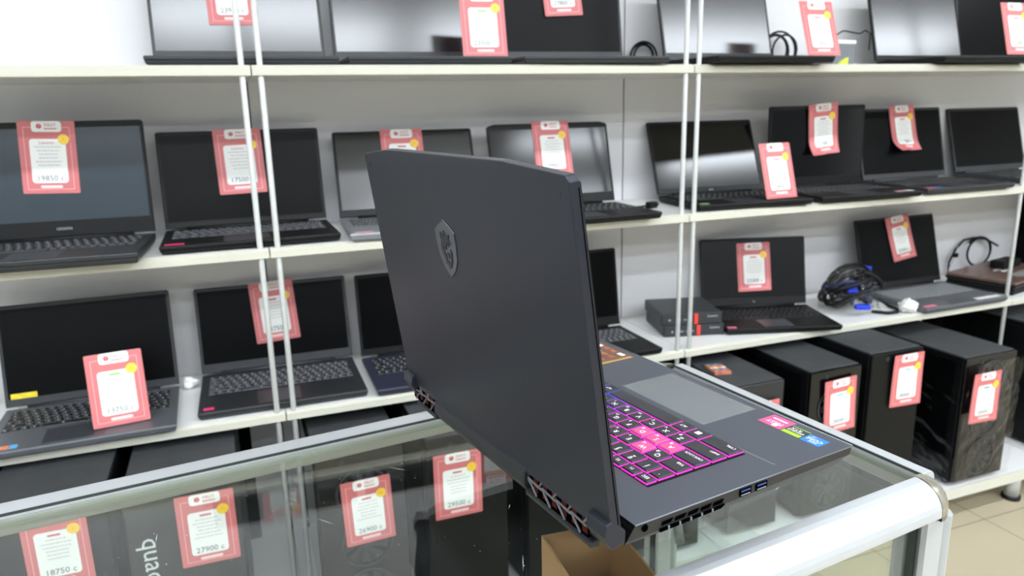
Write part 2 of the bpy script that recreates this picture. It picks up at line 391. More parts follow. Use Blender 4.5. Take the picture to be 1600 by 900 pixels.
def on_lid(Mw, cx, cy, rot=0, lift=.0022): return Mw @ Matrix.Translation((cx, cy, lift)) @ Matrix.Rotation(rot, 4, 'Z')
def lean(p0, p1, back):
    """tag standing on its lower edge p0-p1, leaning back by the angle"""
    p0 = Vector(p0); p1 = Vector(p1); m = (p0 + p1) / 2; d = (p1 - p0).normalized(); a = math.atan2(d.y, d.x)
    return Matrix.Translation(m) @ Matrix.Rotation(a, 4, 'Z') @ Matrix.Rotation(PI / 2 - back, 4, 'X') @ Matrix.Translation((0, TH / 2, 0))
Z1, Z2, Z3, Z0 = ZT[1] + .0005, ZT[2] + .0005, ZT[3] + .0005, ZT[0] + .0005
PINKS = (235, 60, 110)
LP = {
  'A1': (-0.543, 1.607, -2.8, 0.360, 0.258, 0.253, 6.3), 'A2': (-0.152, 1.664, 0.4, 0.371, 0.237, 0.230, 10.9),
  'B1': (0.235, 1.638, -3.2, 0.365, 0.249, 0.225, 19.0), 'B2': (0.652, 1.603, 0.5, 0.359, 0.244, 0.228, 14.6),
  'C1': (1.158, 1.660, -5.0, 0.355, 0.240, 0.230, 23.0), 'C2': (1.545, 1.632, -3.1, 0.357, 0.249, 0.249, 2.0),
  'C3': (1.943, 1.632, -0.9, 0.365, 0.252, 0.240, 13.6), 'C4': (2.429, 1.690, 0.1, 0.360, 0.246, 0.233, 15.3),
  'D1': (-0.521, 1.619, 1.4, 0.360, 0.252, 0.235, 13.8), 'D2': (-0.121, 1.668, -0.9, 0.374, 0.262, 0.219, 12.3),
  'E1': (0.272, 1.647, -1.3, 0.360, 0.252, 0.221, 8.4), 'E2': (0.686, 1.643, 0.0, 0.360, 0.238, 0.232, 8.7),
  'F1': (1.301, 1.706, -17.0, 0.346, 0.240, 0.221, 12.3), 'F2': (1.990, 1.630, 0.5, 0.365, 0.250, 0.245, 15.2),
  'T1': (-0.134, 1.666, -0.3, 0.378, 0.239, 0.235, 13.0), 'T2': (0.262, 1.665, -1.4, 0.372, 0.240, 0.235, 14.5),
  'T3': (0.660, 1.645, -1.8, 0.380, 0.250, 0.235, 9.0), 'T4': (1.160, 1.605, 0.1, 0.369, 0.245, 0.235, 15.0),
  'T5': (1.926, 1.608, -0.9, 0.367, 0.250, 0.235, 15.0), 'T6': (2.340, 1.668, -1.3, 0.360, 0.241, 0.235, 9.9)}
LM_ = {}
def put(k, z, label, **kw):
    _, LM_[k] = laptop(label, *LP[k], z, **kw)
put('A1', Z2, 'black gaming laptop with lettered chin at the left end of the middle shelf', screen=M_SCRB, th=.024, chin=.040, top=.014, logo='LEGION', keys=M_DG, base=M_DG)
put('A2', Z2, 'thin black laptop with pink sticker between the two left bays, on the middle shelf', screen=M_SCRD, keys=M_KEYG, stickers=[(.010, .012, .038, .014, PINKS)], chin=.018)
put('B1', Z2, 'laptop half hidden by the raised lid, left one in the middle bay, middle shelf', keys=M_KEYG, base=M_SIL, screen=M_SCRM, stickers=[(.012, .01, .04, .012, (225, 150, 170))])
put('B2', Z2, 'clipped-corner black gaming laptop with wide bezel just right of the raised lid', clip=.022, chin=.030, lid=M_BLK, base=M_BLK)
put('C1', Z2, 'black laptop with rainbow sticker leaning far back, leftmost on the right bay middle shelf', stickers=[(.012, .012, .028, .016, (150, 190, 120))], screen=M_SCR, chin=.02, logo='acer')
put('C2', Z2, 'tall upright black laptop with hanging tag, second from left on the right bay middle shelf', clip=.008, chin=.03, stickers=[(.27, .01, .03, .015, (210, 160, 170)), (.305, .01, .03, .015, (215, 215, 215))])
put('C3', Z2, 'black laptop with curled tag, second from right on the right bay middle shelf', screen=M_SCRD, base=M_DG, lidmat=M_DG, stickers=[(.012, .01, .03, .014, (220, 120, 140)), (.045, .01, .026, .014, (70, 120, 200))])
put('C4', Z2, 'black laptop cut off by the right edge of the photo on the middle shelf', screen=M_SCRD, base=M_DG, lidmat=M_DG, stickers=[(.02, .01, .06, .012, (205, 205, 210))])
put('D1', Z3, 'silver laptop with yellow bezel sticker at the left end of the lower shelf', screen=M_SCRD, base=M_MG, keys=M_KEY, tp=(.30, .62), stickers=[(.02, .012, .016, .018, (220, 220, 225)), (.037, .012, .014, .018, (240, 130, 90)), (.052, .012, .014, .018, (90, 170, 220))], lidmat=M_DG)
put('D2', Z3, 'dark laptop with small pink sticker, second from left on the lower shelf', screen=M_SCRD, base=M_DG, keys=M_KEYG, stickers=[(.012, .014, .022, .014, PINKS)], lidmat=M_DG, chin=.026)
put('E1', Z3, 'navy-grey laptop mostly hidden behind the lower left corner of the raised lid', screen=M_SCRD, base=mat('navy_plastic', (44, 46, 62), .4), keys=M_KEY)
put('E2', Z3, 'black laptop with grey keys peeping out right of the raised lid on the lower shelf', screen=M_SCRD, keys=M_KEYG, chin=.03)
put('F1', Z3, 'glossy black laptop turned askew beside the two mini computers', screen=M_SCRG, lid=M_BLKG, base=M_BLK, keys=M_BLK, legends=False, chin=.028, stickers=[(.008, .012, .026, .014, (230, 120, 150))], logo='hp')
put('F2', Z3, 'grey-decked laptop with narrow hanging tag at the right of the cable bundle', screen=M_SCRD, base=M_MG, keys=mat('keycap_mid', (110, 112, 114), .5), lidmat=M_BLK, tp=(.36, .62), stickers=[(.012, .012, .05, .016, (225, 120, 140)), (.24, .01, .11, .02, (225, 225, 225))])
put('T1', Z1, 'charcoal laptop, leftmost on the top shelf', screen=M_SCRM, base=M_DG, lidmat=M_DG, chin=.028, logo='acer')
put('T2', Z1, 'charcoal laptop with bright bluish reflection, second from left on the top shelf', screen=M_SCRM, base=M_DG, lidmat=M_DG, chin=.028, logo='acer')
put('T3', Z1, 'charcoal laptop, third from left on the top shelf', screen=M_SCRD, base=M_DG, lidmat=M_DG, chin=.028, logo='acer')
put('T4', Z1, 'grey laptop on the top shelf right above the double rods of the right bay', screen=M_SCRM, base=M_BLK, lidmat=M_DG, chin=.024)
put('T5', Z1, 'dark laptop, second from right on the top shelf', screen=M_SCRM, base=M_BLK, lidmat=M_BLK, chin=.02)
put('T6', Z1, 'laptop cut off by the upper right corner of the photo', screen=M_SCRD, base=M_BLK, lidmat=M_DG, chin=.024)
# yellow sticker on the bezel of the silver laptop
yl = MB().box((0, 0, .0013), (.052, .012, .0018)).build('bezel_sticker', mat('sticker_yellow', (226, 196, 40), .4, var=.5, scale=90), None)
d1 = [o for o in bpy.data.objects if o.get('label', '').startswith('silver laptop with yellow')][0]
yl.parent = [c for c in d1.children if c.name.startswith('lid')][0]; yl.location = (.012, .022, 0); yl['label'] = 'yellow warning sticker'

G = 'red and white price tags'
def ptag(M, label, price, **kw): return price_tag(M, label, price, group=None, **kw)
ptag(on_lid(LM_['A1'], .1685, .177, R(-2)), 'red price tag reading 19850 on the laptop at the left end of the middle shelf', '19850', title='Lenovo')
ptag(on_lid(LM_['A2'], .181, .1545, R(1)), 'red price tag reading 17500 behind the left rods of the middle shelf', '17500', title='Lenovo')
ptag(on_lid(LM_['B1'], .176, .1495, 0), 'red price tag whose lower half hides behind the raised lid', '18900')
ptag(on_lid(LM_['B2'], .184, .155, 0), 'red price tag reading 19900 just right above the raised lid', '19900')
ptag(on_lid(LM_['C2'], .194, .177, R(4), .006), 'red price tag on the tall upright laptop of the middle shelf', '22800', bend=.008, curl=.02)
ptag(on_lid(LM_['C3'], .191, .170, R(2), .004), 'red price tag with a curled lower corner on the middle shelf', '24900', bend=.006, curl=.035)
ptag(on_lid(LM_['D2'], .1885, .1435, R(3), .004), 'red price tag behind the left rods of the lower shelf', '12750', bend=.004)
ptag(on_lid(LM_['F1'], .176, .127, R(1)), 'red price tag on the glossy black laptop beside the mini computers', '23300')
ptag(on_lid(LM_['F2'], .1945, .1705, R(7), .004), 'red price tag on the laptop right of the cable bundle', '25500', bend=.006)
ptag(on_lid(LM_['T1'], .178, .1655, R(1)), 'red price tag on the leftmost top-shelf laptop, cut by the upper frame edge', '23950')
ptag(on_lid(LM_['T3'], .206, .198, R(3), .004), 'red price tag showing only its foot on the third top-shelf laptop', '27800', bend=.01)
b_ = R(14)
ptag(lean((.547, 1.752, Z1 + .0235), (.655, 1.742, Z1 + .0235), R(13)), 'red price tag standing upright on the second top-shelf laptop', '23500', tcol=(150, 200, 90))
ptag(lean((1.497, 1.672, Z1 + .0235), (1.605, 1.668, Z1 + .0235), R(20)), 'red price tag standing in front of the cable coil on the top shelf', '27900')
ptag(lean((1.373, 1.655, Z2 + .022), (1.481, 1.660, Z2 + .022), R(17)), 'red price tag standing between two laptops at the left of the right bay', '20600')
ptag(lean((-.322, 1.662, Z3 + .0215), (-.214, 1.676, Z3 + .0215), R(16)), 'red price tag reading 13750 standing on the silver laptop of the lower shelf', '13750', tcol=(140, 200, 70))
ptag(lean((2.165, 1.603, Z1 + .0235), (2.273, 1.600, Z1 + .0235), R(16)), 'red price tag standing at the upper right corner of the photo', '31900')

# ------------------------------------------------------------------ towers on the bottom deck
M_TOP = mat('dusty_tower_top', (58, 60, 62), .65, var=.3, scale=26)
M_TW = mat('tower_black_steel', (8, 9, 10), .45, var=.2, spec=.22, scale=18, rvar=.08)
M_TWG = mat('tower_dark_grey', (34, 36, 37), .4, var=.2, scale=10, rvar=.1)
M_TINT = mat('tinted_side_glass', (7, 8, 9), .06, spec=.45)
M_MESH = mat('perforated_steel', (26, 27, 29), .5, var=.6, scale=400, bump=.4)
def tower(label, x0, x1, y, top, depth, yaw=0, body=None, front='plain', feet=.012, name='computer_tower'):
    W = x1 - x0; H = top - Z0
    t = thing(name, label, 'computer tower', (x0, y, Z0), R(yaw), 'computer towers on the bottom deck'); body = body or M_TW
    MB().box((0, .006, feet), (W, depth, H - .004)).build('case', body, t, bevel=.003)
    MB().box((.003, .006, H - .004), (W - .003, depth - .003, H)).build('top_vent', M_TOP, t, bevel=.002)
    fp = MB().box((.001, -.004, feet + .004), (W - .001, .0055, H - .002)).build('front_panel', {'glass': M_TINT, 'mesh': M_MESH}.get(front, M_BLKG if front == 'gloss' else body), t, bevel=.003)
    MB().box((-.003, .03, feet + .02), (-.0005, depth - .02, H - .02)).build('side_panel', M_TINT if front in ('glass', 'gloss') else body, t)
    if front in ('glass', 'mesh', 'gloss'):
        for i in range(3):
            cz = feet + .075 + i * .125
            if cz + .055 > H: continue
            f = MB()
            for k in range(28):
                a0, a1 = 2 * PI * k / 28, 2 * PI * (k + 1) / 28
                f.add([(W / 2 + r * math.cos(a), -.0048 - (.0012 if r > .052 else 0), cz + r * math.sin(a)) for a, r in ((a0, .054), (a1, .054), (a1, .060), (a0, .060))], [(0, 1, 2, 3)])
            for k in range(9):
                a0 = 2 * PI * k / 9; a1 = a0 + .42
                f.add([(W / 2 + r * math.cos(a), -.0046, cz + r * math.sin(a)) for a, r in ((a0, .016), (a0 + .25, .050), (a1 + .25, .050), (a1, .016))], [(0, 1, 2, 3)])
            f.cyl((W / 2, -.0042, cz), (W / 2, -.0056, cz), .015, 20)
            f.build('fan', mat('fan_grey', (34, 37, 42), .3, var=.2), fp)
    MB().cyl((W * .3, -.005, H - .02), (W * .3, -.0042, H - .02), .006, 14).build('power_button', M_DG, t)
    for px in (.02, W - .02):
        for py in (.035, depth - .04): MB().cyl((px, py, 0), (px, py, feet), .010, 12).build('foot', M_DG, t)
    return t
def face_tag(x, z, y, label, price, rot=0, **kw):
    M = Matrix.Translation((x, y, z)) @ Matrix.Rotation(PI / 2, 4, 'X') @ Matrix.Rotation(rot, 4, 'Z')
    return ptag(M, label, price, **kw)
tower('black tower at the far left of the bottom deck, cut off by the frame', -.74, -.535, 1.50, .575, .40, front='plain')
tower('black tower behind the glass counter wearing the tag that reads 18750', -.500, -.285, 1.475, .60, .42, front='plain')
qt = tower('dark tower with sideways white letters quad behind the glass counter', -.262, -.048, 1.475, .59, .42, body=M_TWG, front='plain')
text('quad', .052, mat('white_print', (205, 210, 208), .5), qt, (.042, -.0050, .300), rot=(PI / 2, PI / 2, 0), name='lettering')
tower('black tower right of the double rods behind the glass counter', .104, .300, 1.515, .575, .40, front='glass')
tower('black tower with visible left side wearing the tag that reads 29500', .333, .520, 1.455, .598, .36, front='plain')
tower('black tower hidden behind the raised laptop lid', .575, .775, 1.47, .59, .40, front='plain')
tower('dark grey tower in the middle bay hidden under the open laptop', .86, 1.065, 1.48, .58, .40, front='plain', body=M_TWG)
tower('small grey-fronted tower with a colourful card on top, left foot of the right bay', 1.160, 1.322, 1.485, .578, .36, front='plain', body=M_TWG)
tower('black tower with ribbed glossy front, second at the foot of the right bay', 1.400, 1.578, 1.475, .585, .39, front='glass')
tower('tall plain black tower, third at the foot of the right bay', 1.600, 1.790, 1.465, .610, .42, front='flat')
t3 = tower('large black tower wrapped in shiny film at the right end of the bottom deck', 1.950, 2.160, 1.450, .553, .42, front='gloss')
tower('black tower at the lower right edge of the photo, beyond the last rod', 2.43, 2.64, 1.50, .56, .42, front='plain')
# crumpled clear film over the wrapped tower
def film(parent):
    mb = MB(); rr = random.Random(3); n, m = 16, 22; W, H = .222, .40
    for sgn, ax in ((0, 'front'), (1, 'side')):
        vs = []; fs = []
        for j in range(m + 1):
            for i in range(n + 1):
                u, v = i / n, j / m; d = .006 + .007 * abs(math.sin(7 * u + 5 * v + 3 * math.sin(9 * v))) + rr.uniform(0, .004)
                vs.append((-.006 + u * W, -.0065 - d, .016 + v * (H - .02)) if sgn == 0 else (-.005 - d, u * .40, .016 + v * (H - .02)))
        for j in range(m):
            for i in range(n): fs.append((j * (n + 1) + i, j * (n + 1) + i + 1, (j + 1) * (n + 1) + i + 1, (j + 1) * (n + 1) + i))
        mb.add(vs, fs)
    return mb.build('plastic_film', glass_mat('clear_film', (.97, .97, .97), 1.45, .12), parent)
film(t3)
face_tag(-.3745, .507, 1.462, 'red price tag reading 18750 seen through the counter glass at lower left', '18750', R(0))
face_tag(-.114, .489, 1.462, 'red price tag reading 27900 seen through the counter glass left of the rods', '27900', R(0))
face_tag(.210, .432, 1.502, 'red price tag reading 26900 seen through the counter glass right of the rods', '26900', R(2))
face_tag(.402, .484, 1.443, 'red price tag reading 29500 seen through the glass beside the laptop lid', '29500', R(0))
face_tag(1.247, .450, 1.472, 'red price tag mostly hidden behind the counter rail at the small tower', '21400', R(1))
face_tag(1.499, .480, 1.462, 'red price tag hanging on the second tower at the foot of the right bay', '28500', R(3), bend=.004, tcol=(90, 190, 210))
face_tag(1.727, .522, 1.452, 'red price tag on the tall plain tower, topmost of the tower tags', '30500', R(0), bend=.004, twist=.006, tcol=(90, 190, 210))
face_tag(2.004, .4365, 1.4165, 'red price tag on the film-wrapped tower at the right', '35500', R(0), bend=.004, twist=.006, tcol=(70, 80, 150))

# colourful card package on the small tower
cp = thing('motherboard_box', 'small colourful printed package lying on the small grey tower', 'package', (1.195, 1.60, .5785), R(-10))
cp.scale = (.6, .6, .8)
MB().box((-.04, -.055, 0), (.04, .055, .012)).build('carton', mat('colour_print', (170, 110, 90), .4, var=1.0, scale=45), cp, bevel=.002)
rr = random.Random(5)
for i in range(4):
    for j in range(5):
        MB().box((-.037 + i * .019, -.05 + j * .021, .0121), (-.021 + i * .019, -.034 + j * .021, .0128)).build('printed_patch', mat('patch%d' % ((i * 3 + j) % 6), [(230, 120, 60), (60, 100, 190), (225, 200, 60), (200, 60, 90), (80, 160, 110), (225, 225, 225)][(i * 3 + j) % 6], .4), cp)

# ------------------------------------------------------------------ mini computers
def mini(label, x, y, z, yaw):
    t = thing('mini_computer', label, 'mini computer', (x, y, z), R(yaw), 'two stacked mini computers'); W, D, H = .182, .180, .0345
    MB().box((0, .004, .001), (W, D, H)).build('case', mat('mini_case', (52, 54, 57), .45, var=.06), t, bevel=.004)
    f = MB().box((.002, -.001, .002), (W - .002, .0038, H - .001)).build('front_panel', mat('mini_front', (40, 42, 45), .45), t, bevel=.001)
    MB().box((.098, -.003, .0022), (.108, -.0012, H - .0015)).build('red_stripe', mat('red_bar', (228, 60, 44), .4), f)
    for i, px in enumerate((.022, .048, .066, .080)):
        MB().box((px, -.0016, .014), (px + (.006 if i == 0 else .010), -.0011, .018)).build('port', M_LEG if i == 0 else M_SIL, f)
    text('Lenovo', .010, mat('mini_print', (190, 192, 194), .5), f, (.152, -.0016, .024), rot=(PI / 2, 0, 0))
    return t
mini('lower black mini computer with red stripe, at the bottom of the pair', 1.128, 1.769, Z3, -14.3)
mini('upper black mini computer with red stripe, lying on the other one', 1.121, 1.774, Z3 + .0348, -15.5)

# ------------------------------------------------------------------ cables
def coil(label, centre, r, turns, rad, axis='y', seed=1, mat_=None, name='cable', squash=1.0, lie=None):
    rr = random.Random(seed); t = thing(name, label, 'cable', centre); mb = MB(); pts = []
    n = turns * 22; ph = rr.uniform(0, 6)
    for i in range(n + 1):
        a = 2 * PI * i / 22 + ph; k = 1 + .14 * math.sin(a * .37 + seed) ; q = r * k
        if axis == 'y': pts.append((q * math.cos(a), .012 * math.sin(a * .31 + seed) + i * .0006, r * 1.16 + rad + q * squash * math.sin(a)))
        else: pts.append((q * math.cos(a), q * squash * math.sin(a), rad * 2 + .006 + .004 * math.sin(a * 1.7) + i * .00022))
    zmin = min(p[2] for p in pts) - rad
    pts = [(p[0], p[1], p[2] - zmin) for p in pts]
    mb.tube(pts, rad); mb.build('cord', mat_ or M_BLK, t, smooth=True); return t
coil('black cable coil leaning behind the standing tag on the top shelf', (1.635, 1.935, Z1), .050, 4, .0032, seed=2)
coil('black cable loop at the left edge of the grey top-shelf laptop', (1.165, 1.955, Z1), .036, 3, .0032, seed=5)
# small grey carton with a white lid beside the coil, lime plug in front
bx = thing('small_box', 'small grey box with white top behind the top-shelf tag', 'box', (1.790, 1.88, Z1), R(5))
MB().box((-.045, -.03, 0), (.045, .03, .070)).build('carton', mat('grey_card', (118, 122, 124), .6), bx, bevel=.002)
MB().box((-.047, -.032, .0702), (.047, .032, .082)).build('lid', mat('white_card', (228, 230, 228), .6), bx, bevel=.002)
cb = thing('thin_cable', 'thin black cable draped over the small grey box on the top shelf', 'cable', (1.790, 1.86, Z1 + .083))
MB().tube([(-.04 + .012 * i, -.004 * math.sin(i), .003 + .012 * math.sin(i * .5) + .0045 * i * .7) for i in range(12)] + [(.11, 0, .02), (.10, -.01, -.03)], .0022).build('cord', M_BLK, cb, smooth=True)
gp = thing('lime_clip', 'tiny lime green clip on the top shelf edge below the standing tag', 'clip', (1.598, 1.662, Z1))
MB().prism([(0, 0), (.028, 0), (.030, .018), (.016, .012)], 'y', 0, .012).build('clip_body', mat('lime', (205, 225, 50), .4), gp, bevel=.001)
pp = thing('power_plug', 'black plug lying on the middle shelf left of the rainbow-sticker laptop', 'plug', (1.098, 1.80, Z2), R(20))
MB().box((-.018, -.010, 0), (.014, .010, .018)).box((.014, -.006, .004), (.024, .006, .013)).build('plug_body', M_BLK, pp, bevel=.003)
MB().tube([(-.018, 0, .009), (-.035, .01, .006), (-.05, .04, .004), (-.045, .08, .004)], .003).build('cord', M_BLK, pp, smooth=True)

# bundle of cables in a clear bag
cbx, cby = 1.835, 1.775
bd = thing('cable_bundle', 'tangled black and blue cables in a clear bag in the right bay, lower shelf', 'cables', (cbx, cby, Z3))
rr = random.Random(11)
for c in range(19):
    pts = []; ph = rr.uniform(0, 6); R0 = rr.uniform(.030, .072); tx, ty = rr.uniform(-.8, .8), rr.uniform(-.8, .8); cz = rr.uniform(.03, .105); cx = rr.uniform(-.045, .045); cy = rr.uniform(-.02, .05)
    for i in range(30):
        a = ph + i * .36; q = R0 * (1 + .2 * math.sin(a * .7 + c))
        X, Yv = q * math.cos(a), q * .75 * math.sin(a)
        z = cz + tx * X * .6 + ty * Yv * .6 + .01 * math.sin(a * 1.9)
        pts.append((cx + X, cy + Yv, max(.006, z)))
    MB().tube(pts, rr.choice((.0036, .0050, .0062))).build('cable', M_BLK if c % 4 else mat('dark_blue_cable', (26, 34, 70), .4), bd, smooth=True)
MB().tube([(.02, -.06, .006), (.05, -.095, .006), (.085, -.10, .006), (.115, -.07, .006), (.12, -.035, .006), (.095, -.01, .03), (.05, 0, .05)], .0052).build('cable', M_BLK, bd, smooth=True)
for (x, y, z, rz, ry) in ((.062, .02, .128, 20, 12), (-.045, -.035, .085, 60, -30), (-.03, -.075, .03, -30, 0)):
    M = Matrix.Translation((x, y, z)) @ Matrix.Rotation(R(rz), 4, 'Z') @ Matrix.Rotation(R(ry), 4, 'Y')
    c = MB().box((-.026, -.014, -.007), (.018, .014, .007), M=M).build('blue_connector', mat('connector_blue', (34, 60, 200), .35), bd, bevel=.002)
    MB().box((.0185, -.010, -.004), (.026, .010, .004), M=M).build('metal_shell', M_SIL, c)
def bag(parent):
    rr = random.Random(4); n, m = 30, 12; vs = []; fs = []
    for j in range(m + 1):
        ph = j / m * PI * .5
        for i in range(n):
            a = 2 * PI * i / n; q = (.105 * math.cos(ph) ** .6) * (1 + .10 * math.sin(5 * a + j) + rr.uniform(-.05, .05))
            vs.append((q * math.cos(a) * .95 - .01, q * math.sin(a) * .72, max(.002, .135 * math.sin(ph) * (1 + rr.uniform(-.06, .06)))))
    for j in range(m):
        for i in range(n): fs.append((j * n + i, j * n + (i + 1) % n, (j + 1) * n + (i + 1) % n, (j + 1) * n + i))
    return MB().add(vs, fs).build('clear_bag', glass_mat('clear_film', (.97, .97, .97), 1.45, .12), parent)
bag(bd)
def crumple(label, loc, r, m, cat='tissue', name='crumpled_paper', sq=.8):
    t = thing(name, label, cat, loc); me = bpy.data.meshes.new(name); bm = bmesh.new(); bmesh.ops.create_icosphere(bm, subdivisions=3, radius=r)
    rr = random.Random(9)
    for v in bm.verts:
        k = 1 + .22 * math.sin(v.co.x * 160) * math.cos(v.co.z * 190 + v.co.y * 120) + rr.uniform(-.06, .06); v.co *= k; v.co.z *= sq
    zm = min(v.co.z for v in bm.verts)
    for v in bm.verts: v.co.z -= zm
    bm.to_mesh(me); bm.free(); me.materials.append(m); o = bpy.data.objects.new('crumpled_sheet', me); C.objects.link(o); o.parent = t; return t
crumple('crumpled white paper between the cable bundle and the grey-decked laptop', (1.960, 1.672, Z3), .027, mat('white_paper', (235, 235, 232), .7))
crumple('small crumpled white wrapper between the two leftmost lower-shelf laptops', (-.143, 1.90, Z3), .018, mat('white_paper', (235, 235, 232), .7))

# closed brown laptop stacked on a black one, with cables behind
def closed(label, x, y, yaw, z, W, D, H, m, mark=False, name='closed_laptop'):
    t = thing(name, label, 'laptop', (x, y, z), R(yaw), None)
    MB().frust((.006, .006, W - .006, D - .006), (0, 0, W, D), 0, 0, 0, H * .45).box((0, 0, H * .45), (W, D, H * .55)).build('base', M_BLK, t, bevel=.002)
    l = MB().box((.001, .001, H * .56), (W - .001, D - .001, H)).build('lid', m, t, bevel=.004)
    if mark:
        mk = MB()
        for (a, b, c, d) in ((.15, .10, .20, .118), (.175, .122, .235, .137), (.14, .126, .172, .138)): mk.poly([(a, b, H + .0004), (c, b, H + .0004), (c + .01, d, H + .0004), (a + .01, d, H + .0004)])
        mk.build('logo', mat('white_logo', (205, 200, 195), .4), l)
        MB().box((.11, .03, H + .0002), (.33, .075, H + .0008)).build('grey_strip', mat('grey_strip_print', (130, 128, 124), .4), l)
    return t
closed('closed black laptop under the brown one behind the rightmost rod', 2.436, 1.672, 13, Z3, .36, .225, .022, M_BLK)
closed('closed brown marbled laptop with white mark on the pile behind the rightmost rod', 2.434, 1.668, 13.5, Z3 + .0225, .37, .23, .024, mat('brown_marbled_lid', (96, 74, 66), .3, var=.45, scale=30), True)
t = thing('cable_loops', 'black cable loops standing behind the brown closed laptop', 'cable', (2.63, 1.988, Z3))
MB().tube([(-.115, -.0, .004), (-.112, .003, .05), (-.085, .003, .10), (-.05, .0, .133), (.0, -.005, .138), (.05, -.01, .13), (.11, -.02, .10)], .0042).build('cord', M_BLK, t, smooth=True)
MB().tube([(.03 + .065 * math.cos(a), -.003 - .005 * math.sin(a * .5), .082 + .055 * math.sin(a)) for a in [i * .3 for i in range(30)]], .0042).build('cord', M_BLK, t, smooth=True)
t = thing('power_adapter', 'black power adapter block lying on the brown closed laptop', 'power adapter', (2.64, 1.86, Z3 + .0470), R(12))
MB().box((-.06, -.028, 0), (.06, .028, .030)).build('adapter_body', M_BLK, t, bevel=.006)
t = thing('hanging_clip', 'small black clip on a thin wire against the right bay back panel', 'clip', (2.49, 1.965, Z3))
MB().box((.016, -.006, .075), (.036, .006, .092)).build('clip_body', M_BLK, t, bevel=.004)
MB().tube([(-.015, 0, .002), (.0, 0, .035), (.026, 0, .084), (.034, .002, .125)], .0012).build('wire', M_LEG, t)
t = thing('carton', 'added black block making the dark shading in the shelving bay at the far right edge', 'box', (3.0, 1.85, Z3), 0)  # black block added to give the dark shading at the end of the shelf
MB().box((-.13, -.12, 0), (.16, .14, .30)).build('box_body', M_BLACKBOARD, t, bevel=.003)

# ------------------------------------------------------------------ glass display counter
CA = R(6.9); ZG = .923; ZR = .929
ct = thing('display_counter', 'aluminium framed glass display counter in the foreground carrying the open laptop', 'counter', (0, 0, 0), CA)
T0, T1, S1, S0 = .377, .819, .686, -1.10
RR = .027
def rail_profile(out, inn, sgn, RR=.027):
    # quarter-round outer edge; out/inn are the coordinates across the rail
    w = abs(inn - out); r = min(RR, w - .001); c = out + sgn * r; p = []
    for i in range(9):
        a = PI / 2 * i / 8; p.append((c - sgn * r * math.cos(a), ZR - r + r * math.sin(a)))
    p += [(inn, ZR), (inn, ZG - .0062), (inn * .55 + out * .45, ZR - .030), (out, ZR - .030)]
    return p
TI0, TI1, SI = .408, .784, .6635
CN = .032
rl = MB().prism(rail_profile(T0, TI0, 1), 'x', S0, S1 - CN).build('front_rail', M_ALU, ct, bevel=.0006)
MB().prism(rail_profile(T1, TI1, -1, .012), 'x', S0, S1 - CN).build('back_rail', M_ALU, ct, bevel=.0006)
MB().prism(rail_profile(S1, SI, -1, .010), 'y', TI0, TI1).build('right_rail', M_ALU, ct, bevel=.0006)
bb = MB(); bb.box((S0, TI1 - .0006, ZR - .0022), (SI, TI1 + .0012, ZR + .0003)); bb.box((SI - .0006, TI0, ZR - .0022), (SI + .0012, TI1, ZR + .0003)); bb.build('gasket', M_RUB, ct)
gi = MB(); gi.box((S0, TI1 - .0025, ZG - .006), (SI, TI1 - .0008, ZG + .0012)); gi.box((SI - .0025, TI0, ZG - .006), (SI - .0008, TI1, ZG + .0012)); gi.build('inner_lip', M_ALUG, ct)
def corner(tout, tin, sg):
    # rounded three-way metal connector: quarter-round cap swept around the corner
    mb = MB(); n = 8; cs, ctt = S1 - CN, (tout + sg * CN); vs = []; fs = []
    for j in range(n + 1):
        b = PI / 2 * j / n
        for i in range(n + 1):
            a = PI / 2 * i / n; rr_ = CN - RR + RR * math.cos(a)
            vs.append((cs + rr_ * math.sin(b), ctt - sg * rr_ * math.cos(b), ZR + .0006 - RR + RR * math.sin(a)))
    m = n + 1
    for j in range(n):
        for i in range(n): fs.append((j * m + i, (j + 1) * m + i, (j + 1) * m + i + 1, j * m + i + 1))
    top = [j * m + n for j in range(m)]; vs.append((cs, ctt, ZR + .0006)); k = len(vs) - 1
    for j in range(n): fs.append((top[j], top[j + 1], k))
    base_ = len(vs)
    for j in range(m): v = vs[j * m]; vs.append((v[0], v[1], ZR - .034))
    for j in range(n): fs.append((j * m, base_ + j, base_ + j + 1, (j + 1) * m))
    vs.append((cs, ctt, ZR - .034)); kb = len(vs) - 1
    for j in range(n): fs.append((base_ + j, kb, base_ + j + 1))
    fs.append((0, base_, kb, k, top[0])) if False else None
    mb.add(vs, fs); return mb.build('corner_connector', M_CONN, ct, smooth=True)
corner(T0, TI0, 1); corner(T1, TI1, -1)
def post(s, tt, zt):
    mb = MB(); r = .016
    prof = [(s + .006, tt - .020), (s + .013, tt - .017), (s + .018, tt - .011), (s + .020, tt - .004), (s + .020, tt + .004), (s + .018, tt + .011), (s + .013, tt + .017), (s + .006, tt + .020), (s - .020, tt + .020), (s - .020, tt + .008), (s - .014, tt + .005), (s - .014, tt - .005), (s - .020, tt - .008), (s - .020, tt - .014), (s - .006, tt - .020), (s - .004, tt - .015), (s + .003, tt - .015)]
    mb.prism(prof, 'z', .02, zt); p = mb.build('post', M_ALU, ct)
    MB().cyl((s, tt, 0), (s, tt, .02), .02, 16).build('foot', M_BLK, p)
    MB().box((s - .0215, tt - .004, .15), (s - .0185, tt + .004, zt - .002)).build('groove_gasket', M_RUB, p)
    return p
post(S1 - .021, T0 + .021, ZR - .034); post(S1 - .021, T1 - .021, ZR - .034); post(-1.06, T0 + .021, ZR - .034); post(-1.06, T1 - .021, ZR - .034)
MB().box((S0 + .01, TI0 + .0005, ZG - .005), (SI - .0028, TI1 - .0028, ZG)).build('glass_top', M_GLASS, ct)
